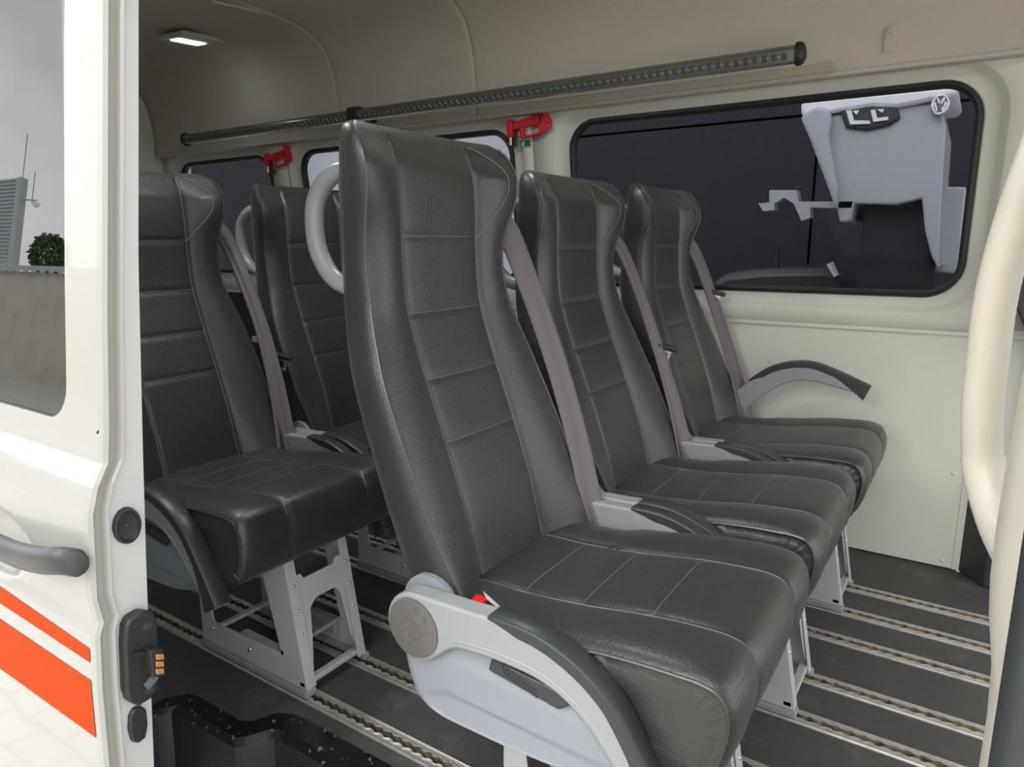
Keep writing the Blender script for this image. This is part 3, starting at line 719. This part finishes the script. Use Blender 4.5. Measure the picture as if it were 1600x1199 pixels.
# ceiling lamp
P = [CAM+(q-CAM)*((1.812-CAM.z)/(q.z-CAM.z)) for q in (onY(330, 2, 2), onY(430, 22, 2), onY(515, 46, 2))]
st(MB().tube(P, .006, 8).obj('trim_5', 'headliner'))
lp = empty('ceiling_lamp', (-2.86, 1.88, 1.797), 'small bright rectangular lamp in the dim headliner at upper left', 'lamp')
lp.rotation_euler = (R(4), 0, R(5))
MB().box(-.09, .09, -.10, .10, -.014, .006).obj('lamp_housing', 'headliner', lp, smooth=False, bev=.008)
MB().box(-.028, .028, -.075, .055, -.018, -.013).obj('lamp_diffuser', 'lamp', lp, smooth=False, bev=.003)
# ------------------------------------------------------------------ near right: pillar, seal, grab handle, dark trim
PE = [onY(*q, .60) for q in ((1542, 1119), (1549, 1039), (1545, 959), (1547, 900), (1556, 826), (1569, 746), (1585, 656), (1600, 576))]
PE = [(.040, -.3), (.040, .35)]+[(p.x, p.z) for p in PE]+[(.036, 1.0), (.05, 1.52)]
mb = MB(); v = []
for x, z in PE: v += [(x+.012, .655, z), (x+.003, .645, z), (x, .60, z), (x+.004, .545, z), (x+.03, .50, z), (.30, .50, z), (.30, .66, z)]
mb.add(v, [(i*7+j, i*7+(j+1) % 7, (i+1)*7+(j+1) % 7, (i+1)*7+j) for i in range(len(PE)-1) for j in range(7)]+[tuple(range(7)), tuple(range(len(v)-7, len(v)))])
tag(mb.obj('door_pillar', 'cream', sharp=60), 'cream painted door pillar at the right edge of the opening', 'pillar')
mb = MB(); v = []
pr_ = [(.30, .49), (.07, .49), (.050, .492), (.040, .500), (.036, .512), (.038, .522), (.048, .528), (.30, .528)]
mb.prism(pr_, lambda x, y: (x+.001, y-.03, -.3), lambda x, y: (x+.001, y-.03, 1.5))
tag(mb.obj('door_seal', 'sealgrey' if 'sealgrey' in M else 'pad'), 'dark grey rubber door seal along the cream pillar', 'seal')
HY = .75
tube_px = [(.060, .80, 1.16), (.044, .78, 1.10), (.030, HY, 1.03), (.020, HY, .975), (.0135, HY, .915), (.0135, HY, .855), (.015, HY, .805), (.022, HY, .755), (.038, .72, .715), (.055, .66, .700)]
hd = empty('grab_handle', (.06, .66, .70), 'cream curved grab handle on the pillar by the sliding door', 'handle')
def lc(P, o): return [V(p)-o.location for p in P]
full = smooth_pts(lc(tube_px, hd), 8)
MB().tube(full[6:56], .0165, 20).obj('grip_tube', 'cream', hd)
MB().tube(full[0:8], .0175, 20).obj('end_elbow', 'cream', hd); MB().tube(full[54:], .0175, 20).obj('end_elbow', 'cream', hd)
a = onY(1578, 457, 2.2); b = onY(1612, 360, 2.2); c = onY(1612, 540, 2.2)
tag(MB().prism([(a.x, a.z), (b.x, b.z), (b.x+.3, b.z), (c.x+.3, c.z), (c.x, c.z)], lambda x, z: (x, 2.2, z), lambda x, z: (x, 2.26, z)).obj('belt_guide_trim', 'pad', bev=.004), 'dark trim wedge on the far wall behind the cream handle', 'trim')

# ------------------------------------------------------------------ sliding door at left
DX = -.80
SK = [(-.45, .318), (.0, .320), (.25, .328), (.45, .335), (.515, .340), (.53, .346), (.56, .342), (.66, .349), (.69, .358), (.715, .372), (.75, .377), (.88, .390), (1.21, .429), (1.50, .470)]
IN = [(-.45, .382), (.29, .391), (.57, .411), (.72, .423), (.94, .442), (1.22, .473), (1.50, .511)]
def sk(z): return lerp_tab(SK, z)
def inn_(z): return lerp_tab(IN, z)
door = empty('sliding_door', (DX-.5, .40, -.3), 'white van sliding door with orange stripes, slid open at the left', 'door')
DL = V(door.location)
def dobj(mb, name, m, par=door, **k):
    mb.v = [tuple(V(q)-DL) for q in mb.v]; return mb.obj(name, m, par, **k)
zs = sorted(set([-.45+i*.03 for i in range(30)]+[.45+i*.006 for i in range(51)]+[z for z, _ in SK]))
DZW, DXW = .748, -.885
# lower skin with the grip dish
hc = (-1.075, .572)
mb = MB(); xs = [-2.3, -2.0, -1.7, -1.5, -1.4]+[-1.3+i*.006 for i in range(82)]; xs = [x for x in xs if x < DX-.014]+[DX-.012]
zl = [z for z in zs if z < DZW-.001]+[DZW]
v = []
for x in xs:
    for z in zl:
        d = max(0, 1-(((x-hc[0])/.135)**2+((z-hc[1])/.052)**2)); d = min(1, d*1.3); y = sk(z)+.026*d*d*(3-2*d); v.append((x, y, z))
k = len(zl); mb.add(v, [(i*k+j, (i+1)*k+j, (i+1)*k+j+1, i*k+j+1) for i in range(len(xs)-1) for j in range(k-1)])
# upper skin: ring around the window
rr = rrect(-2.15, DXW, DZW+.004, 1.60, .045, 10); ou = outer(rr, -2.3, DX-.012, DZW, 1.62); n = len(rr)
rg = [ou]+[[(a[0]*(1-t)+b[0]*t, a[1]*(1-t)+b[1]*t) for a, b in zip(ou, rr)] for t in (.5, .85, 1)]
v = [(x, sk(z), z) for r_ in rg for x, z in r_]+[(x, sk(z)+.006, z) for x, z in rr]
mb.add(v, [(r_*n+j, r_*n+(j+1) % n, (r_+1)*n+(j+1) % n, (r_+1)*n+j) for r_ in range(4) for j in range(n)])
dobj(mb, 'outer_skin', 'white', sharp=35)
# front edge: hem, gutter, inner face; lofted along z
zz = sorted(set([-.45+i*.02 for i in range(98)]+zs))
v = []
for z in zz:
    s, i_ = sk(z), inn_(z); t = i_-s
    pr_ = [(DX-.012, s), (DX-.004, s+.0015), (DX-.001, s+.006), (DX-.007, s+.009), (DX-.009, s+.017), (DX-.002, s+.020), (DX, s+.0225), (DX-.004, s+.024), (DX-.004, i_-.003), (DX-.010, i_), (DX-.05, i_), (-2.3, i_)]
    v += [(x, y, z) for x, y in pr_]
n = 12
mb = MB().add(v, [(i*n+j, i*n+j+1, (i+1)*n+j+1, (i+1)*n+j) for i in range(len(zz)-1) for j in range(n-1)])
mb.m = [1 if (q % (n-1)) >= 6 else 0 for q in range(len(mb.f))]
dobj(mb, 'edge_frame', ['white', 'doorin'], sharp=40)
rr2 = rrect(-2.15+.002, DXW-.002, DZW+.006, 1.598, .044, 10)
dobj(MB().prism(rr2, lambda x, z: (x, sk(z)+.003, z), lambda x, z: (x, sk(z)+.007, z)), 'door_glass', 'doorglass', smooth=False)
rr3 = rrect(-2.15-.0, DXW, DZW+.004, 1.60, .045, 10)
dobj(MB().tube([(x, sk(z)+.003, z) for x, z in rr3], .0022, 6, True), 'glass_gasket', 'seal')
# stripes follow the skin
def stripe(pl, pr2, name):
    "pl/pr2: (top, bottom) pixels at image left and at the door edge"
    def hit(px, py):
        Y = .335
        for _ in range(8): Y = sk(onY(px, py, Y).z)
        return onY(px, py, Y)
    A, B, Cc, D = [hit(*q) for q in (pl[0], pr2[0], pr2[1], pl[1])]
    def ext(p, q): t = 1.6; return q+(p-q)*(1+t)
    A = ext(A, B); D = ext(D, Cc); N = 40; Mz = 12; v = []
    for i in range(N+1):
        for j in range(Mz+1):
            a = A+(B-A)*(i/N); b = D+(Cc-D)*(i/N); p = a+(b-a)*(j/Mz); v.append((min(p.x, DX-.013), sk(p.z)-.0008, p.z))
    k = Mz+1
    mb = MB().add(v, [(i*k+j, (i+1)*k+j, (i+1)*k+j+1, i*k+j+1) for i in range(N) for j in range(Mz)])
    dobj(mb, name, 'orange', label='orange reflective stripe')
stripe(((0, 916), (0, 942)), ((151, 1021), (150, 1041)), 'stripe')
stripe(((0, 967), (0, 1044)), ((149, 1068), (158, 1158)), 'stripe')
# grip
gp = []
for px, py in ((101, 893), (90, 880), (66, 876), (30, 868), (0, 856), (-60, 835), (-120, 812), (-150, 795)): gp.append(onY(px, py, .318))
gp[0].y = .338; gp[-1].y = .335; gp[1].y = .324
P = smooth_pts(gp, 5); v = []
nS = 16
for i, p in enumerate(P):
    k = i/(len(P)-1); e = min(1, .55+min(k, 1-k)*8)
    for j in range(nS): a = 2*pi*j/nS; v.append(p+V((0, .011*cos(a)*e, .0165*sin(a)*e)))
mb = MB().add(v, [(i*nS+j, i*nS+(j+1) % nS, (i+1)*nS+(j+1) % nS, (i+1)*nS+j) for i in range(len(P)-1) for j in range(nS)]+[tuple(range(nS)), tuple(range(len(v)-nS, len(v)))])
M['gripgrey'] = mat('satin_grey_grip', (.06, .06, .065), .35, metal=.2)
dobj(mb, 'door_handle', 'gripgrey', label='satin grey exterior door handle')
# fittings on the edge face
def onDX(px, py, X=DX-.004):
    d = Fw + Rt*((px-800)/FPX) - Up*((py-599.5)/FPX); return CAM + d*(X/d.x)
p = onDX(197, 821)
mb = MB(); n = 28; rg = [(.0225, 0), (.0215, .005), (.0185, .0055), (.0165, .002), (.012, .0012), (0.001, .001)]
v = [(p.x+h, p.y+r_*cos(2*pi*j/n)*.72, p.z+r_*sin(2*pi*j/n)) for r_, h in rg for j in range(n)]
mb.add(v, [(i*n+j, i*n+(j+1) % n, (i+1)*n+(j+1) % n, (i+1)*n+j) for i in range(len(rg)-1) for j in range(n)])
dobj(mb, 'guide_socket', 'dark')
# contact block (outline in the y-z plane)
def dpoly(pts): return [(onDX(*q).y, onDX(*q).z) for q in pts]
def dprism(pts, x0, x1): return MB().prism(dpoly(pts), lambda y, z: (x0, y, z), lambda y, z: (x1, y, z))
XX = DX-.004
cb = dobj(dprism([(192, 962), (212, 950), (232, 953), (237, 975), (237, 1070), (226, 1085), (207, 1097), (192, 1092), (187, 1075), (184, 1000), (186, 975)], XX-.001, XX+.016), 'contact_block', 'dark', bev=.003)
for q in ((219, 973), (223, 1071)):
    pp_ = onDX(*q); dobj(MB().disc((XX+.0155, pp_.y, pp_.z), (1, 0, 0), .0052, .0015, 16), 'block_screw', 'pad', cb)
dobj(dprism([(213, 1005), (232, 1003), (236, 1042), (216, 1046)], XX+.014, XX+.032), 'contact_holder', 'dark', cb, bev=.001)
for k in range(3): dobj(dprism([(220, 1010+k*11), (232, 1009+k*11), (233, 1017+k*11), (221, 1018+k*11)], XX+.031, XX+.034), 'contact', 'copper', cb, bev=.0005)
dobj(dprism([(196, 1012), (214, 1010), (214, 1014), (196, 1016)], XX+.014, XX+.022), 'contact_rib', 'dark', cb)
dobj(dprism([(213, 1064), (228, 1045), (231, 1050), (216, 1068)], XX+.014, XX+.024), 'spring_tab', 'cap', cb)
dobj(dprism([(199, 1118), (205, 1106), (216, 1101), (226, 1108), (228, 1130), (225, 1150), (214, 1160), (203, 1158), (198, 1140)], XX-.001, XX+.006), 'edge_buffer', 'dark', bev=.003)

# ------------------------------------------------------------------ outside
st(MB().box(-30, 30, -30, 30, -.70, -.62).obj('ground', 'pavers', smooth=False))
# beyond the far wall: dark cladding wall with panel joints
dw = empty('cladding_wall', (-2, 5.2, -.62), 'dark panelled wall seen through the large tinted window', 'wall')
def wl(mb, name, m, par, **k):
    L = V(par.location); mb.v = [tuple(V(q)-L) for q in mb.v]; return mb.obj(name, m, par, **k)
Yc = 5.2; c1 = onY(1271, 300, Yc); c2 = onY(1000, 205, Yc)
wl(MB().box(-3.05, c1.x-.008, Yc, Yc+.2, -.62, c2.z-.008), 'wall_sheet', 'clad', dw, smooth=False, bev=.004)
wl(MB().box(c1.x+.008, 2.5, Yc, Yc+.2, -.62, c2.z-.008), 'wall_sheet', 'clad', dw, smooth=False, bev=.004)
wl(MB().box(-3.05, 2.5, Yc, Yc+.2, c2.z+.008, 3.6), 'wall_sheet', 'clad', dw, smooth=False, bev=.004)
wl(MB().box(-3.04, 2.49, Yc+.15, Yc+.22, -.62, 3.59), 'wall_core', 'seal', dw, smooth=False)
tag(MB().box(-9.0, -3.2, 7.6, 8, -.62, 6).obj('pale_backdrop', 'vanbody', smooth=False), 'added pale grey block filling the view through the middle side window', 'building')  # added block covering the bright sky behind the middle window
o = MB().box(-17, -9.1, 7.2, 9, -.62, 5).obj('dark_backdrop', 'clad', smooth=False, bev=.03); tag(o, 'added dark block darkening the view through the rearmost side window', 'building')  # added block that keeps the rearmost window dark
# parked van outside: front corner with headlight, bumper and round badge
Yv = 3.7
def vp(pts): return [(onY(*q, Yv).x, onY(*q, Yv).z) for q in pts]
vn = empty('parked_van', (onY(1380, 300, Yv).x, Yv, -.62), 'pale grey front of a parked van seen through the large window', 'van')
def vprism(pts, y0, y1, name, m, par=vn, **k): return wl(MB().prism(vp(pts), lambda x, z: (x, y0, z), lambda x, z: (x, y1, z)), name, m, par, **k)
vprism([(1262, 186), (1300, 180), (1380, 170), (1470, 160), (1478, 200), (1474, 260), (1470, 330), (1466, 420), (1455, 400), (1445, 360), (1440, 310), (1400, 320), (1335, 318), (1330, 345), (1312, 348), (1302, 300), (1290, 250), (1275, 210), (1262, 190)], Yv, Yv+.6, 'bumper_body', 'vanbody', bev=.03)
vprism([(1253, 160), (1340, 150), (1500, 136), (1492, 152), (1430, 164), (1400, 170), (1365, 168), (1300, 178), (1262, 186), (1253, 180)], Yv-.03, Yv+.6, 'bonnet', 'vanlight', bev=.02)
vprism([(1255, 186), (1278, 170), (1298, 172), (1303, 190), (1298, 212), (1312, 290), (1310, 330), (1300, 300), (1268, 215)], Yv-.08, Yv+.1, 'wing_edge', 'vanbody', bev=.02)
hl = vprism([(1313, 172), (1340, 168), (1402, 167), (1408, 185), (1390, 197), (1355, 205), (1322, 201)], Yv-.02, Yv+.05, 'headlight', 'pad', bev=.01)
for A in ([(1324, 175), (1332, 174), (1336, 190), (1360, 190), (1361, 195), (1330, 196)], [(1362, 174), (1369, 173), (1372, 186), (1389, 184), (1389, 189), (1366, 192)], [(1334, 175), (1344, 174), (1340, 181)], [(1372, 173), (1383, 172), (1380, 178)]):
    lt = vprism(A, Yv-.035, Yv-.018, 'lamp_tube', 'vanlight', vn, smooth=False); lt.parent = hl
vprism([(1185, 318), (1202, 316), (1202, 297), (1245, 297), (1247, 315), (1333, 315), (1333, 325), (1300, 325), (1266, 324), (1266, 340), (1252, 345), (1240, 318), (1225, 309), (1210, 318), (1210, 328), (1192, 330)], Yv, Yv+.08, 'jagged_patch', 'vanbody', smooth=False)  # flat jagged grey patch beside the van front
e0 = onY(1469, 164, Yv-.04); S = .036; mb = MB()
mb.tube([(e0.x+S*.8*cos(a), e0.y, e0.z+S*1.05*sin(a)) for a in [i*2*pi/28 for i in range(28)]], .006, 6, True)
for A in ([(-.55, .8), (-.1, .1), (0, .35)], [(0, .35), (.1, .1), (.55, .8)], [(-.75, .3), (-.38, -.75), (0, .0)], [(0, 0), (.38, -.75), (.75, .3)]):
    mb.tube([(e0.x+S*.8*p_, e0.y, e0.z+S*q_) for p_, q_ in A], .006, 6)
wl(mb, 'round_badge', 'chrome', vn)
wl(MB().disc((e0.x, e0.y+.03, e0.z), (0, -1, 0), .038, .02, 24), 'badge_plate', 'vanbody', vn)
# pale upright post and the dark car roof low in the window
wl(MB().prism([(onY(*q, Yv+.58).x, onY(*q, Yv+.58).z) for q in [(1462, 292), (1510, 292), (1497, 428), (1456, 425), (1461, 380)]], lambda x, z: (x, Yv+.58, z), lambda x, z: (x, Yv+.78, z)), 'side_panel', 'vanbody', vn, bev=.01)
q0, q1 = onY(1345, 322, Yv), onY(1462, 330, Yv)
wl(MB().box(q0.x, q1.x, Yv+.08, Yv+.55, -.60, q0.z+.03), 'lower_body', 'clad', vn, smooth=False, bev=.02)
Yk = 4.3
P = [onY(*q, Yk) for q in ((1095, 470), (1120, 432), (1140, 425), (1200, 419), (1300, 417), (1320, 430), (1345, 470))]
car = empty('parked_car', (P[3].x, Yk, -.62), 'dark car roof with a short antenna low in the large window', 'car')
wl(MB().prism([(p.x, p.z) for p in P]+[(P[-1].x, -.62), (P[0].x, -.62)], lambda x, z: (x, Yk, z), lambda x, z: (x, Yk+.7, z)), 'roof', 'darkcar' if 'darkcar' in M else 'pad', car, bev=.05)
a = onY(1208, 422, Yk); wl(MB().tube([(a.x, Yk+.1, a.z-.04), (a.x-.005, Yk+.1, a.z+.13)], [.02, .004], 8), 'antenna', 'seal', car)
a = onY(1302, 420, Yk-.02); wl(MB().tube([(a.x-.02, Yk-.02, a.z+.03), (a.x+.02, Yk-.02, a.z-.04)], [.02, .015], 8), 'mirror', 'vanlight', car)
# behind the camera: what the door glass mirrors
def mirror(px, py, Yv_):
    "real position of something that appears at (px, py) in the door glass, Yv_ deep in the mirror image"
    p0 = V((DX-.3, sk(1.0)+.003, 1.0)); nrm = V((0, -1, (sk(1.2)-sk(.9))/.3)).normalized(); q = onY(px, py, Yv_); d = (q-p0).dot(nrm); return q-nrm*(2*d)
a = mirror(0, 420, 7); b = mirror(98, 436, 7)
yw = (a.y+b.y)/2
bw = empty('boundary_wall', ((a.x+b.x)/2, yw, -.62), 'concrete yard wall with corrugated cap mirrored in the door window', 'wall')
wl(MB().box(-30, 6, yw-.2, yw, -.62, a.z-.12), 'wall_body', 'concrete', bw, smooth=False)
mb = MB(); N = 360
v = []
for i in range(N+1):
    x = -26+i*.08; z = a.z-.03+.035*sin(i*1.3); v += [(x, yw+.1, z-.10), (x, yw+.1, z), (x, yw-.3, z+.06)]
mb.add(v, [(i*3+j, (i+1)*3+j, (i+1)*3+j+1, i*3+j+1) for i in range(N) for j in (0, 1)])
wl(mb, 'corrugated_cap', 'galv', bw, sharp=180)
a = mirror(38, 285, 12); b = mirror(38, 420, 12); c = mirror(-60, 250, 12)
hl_ = empty('ribbed_building', (a.x, a.y, -.62), 'ribbed metal building mirrored in the door window', 'building')
mb = MB().box(a.x-9, a.x, a.y-.15, a.y, -.62, a.z)
wl(mb, 'building_body', 'galv', hl_, smooth=False)
mb = MB()
z = b.z
while z < a.z-.05: mb.box(a.x-9, a.x-.35, a.y, a.y+.06, z, z+.07); z += .14
wl(mb, 'cladding_rib', 'galv', hl_, smooth=False)
wl(MB().box(a.x-.3, a.x+.05, a.y-.02, a.y+.10, -.62, a.z+.02), 'corner_post', 'galv', hl_, smooth=False)
q = mirror(57, 325, 12); wl(MB().tube([(a.x-.1, a.y+.05, q.z+.12), (q.x, q.y, q.z+.12), (q.x, q.y, q.z+.05)], .03, 8), 'camera_arm', 'galv', hl_)
mb = MB().tube([(q.x, q.y, q.z+.10-i*.03) for i in range(9)], [.02, .09, .12, .13, .13, .12, .10, .07, .02], 14); wl(mb, 'dome_camera', 'vanlight', hl_)
for px, y0_, y1_ in ((10, 205, 285), (38, 270, 300)):
    p = mirror(px, y0_, 12); p2 = mirror(px, y1_+10, 12); wl(MB().tube([(p.x, a.y-.3, p2.z-.3), (p.x, a.y-.3, p.z)], .012, 6), 'antenna_mast', 'pad', hl_)
# tree
a = mirror(76, 412, 9.5); b = mirror(76, 370, 9.5)
tr = empty('yard_tree', (a.x, a.y, -.62), 'green tree mirrored in the door window', 'tree')
rng = random.Random(2); mb = MB(); hgt = b.z
for i in range(2600):
    th = rng.uniform(0, 2*pi); ph = rng.uniform(-1, 1); r_ = rng.uniform(.6, 1)**.5*1.0
    c = V((a.x+.75*r_*cos(th)*sqrt(1-ph*ph), a.y+.4*r_*sin(th)*sqrt(1-ph*ph), hgt-.6+.6*r_*ph)); s = rng.uniform(.04, .09)
    e = [V((rng.uniform(-1, 1), rng.uniform(-1, 1), rng.uniform(-1, 1))).normalized()*s for _ in range(2)]
    mb.add([c, c+e[0], c+e[0]+e[1], c+e[1]], [(0, 1, 2, 3)])
wl(mb, 'foliage', 'leaf', tr, smooth=False)
wl(MB().tube([(a.x, a.y, -.62), (a.x, a.y, hgt-.5)], [.14, .08], 10), 'trunk', 'concrete', tr)
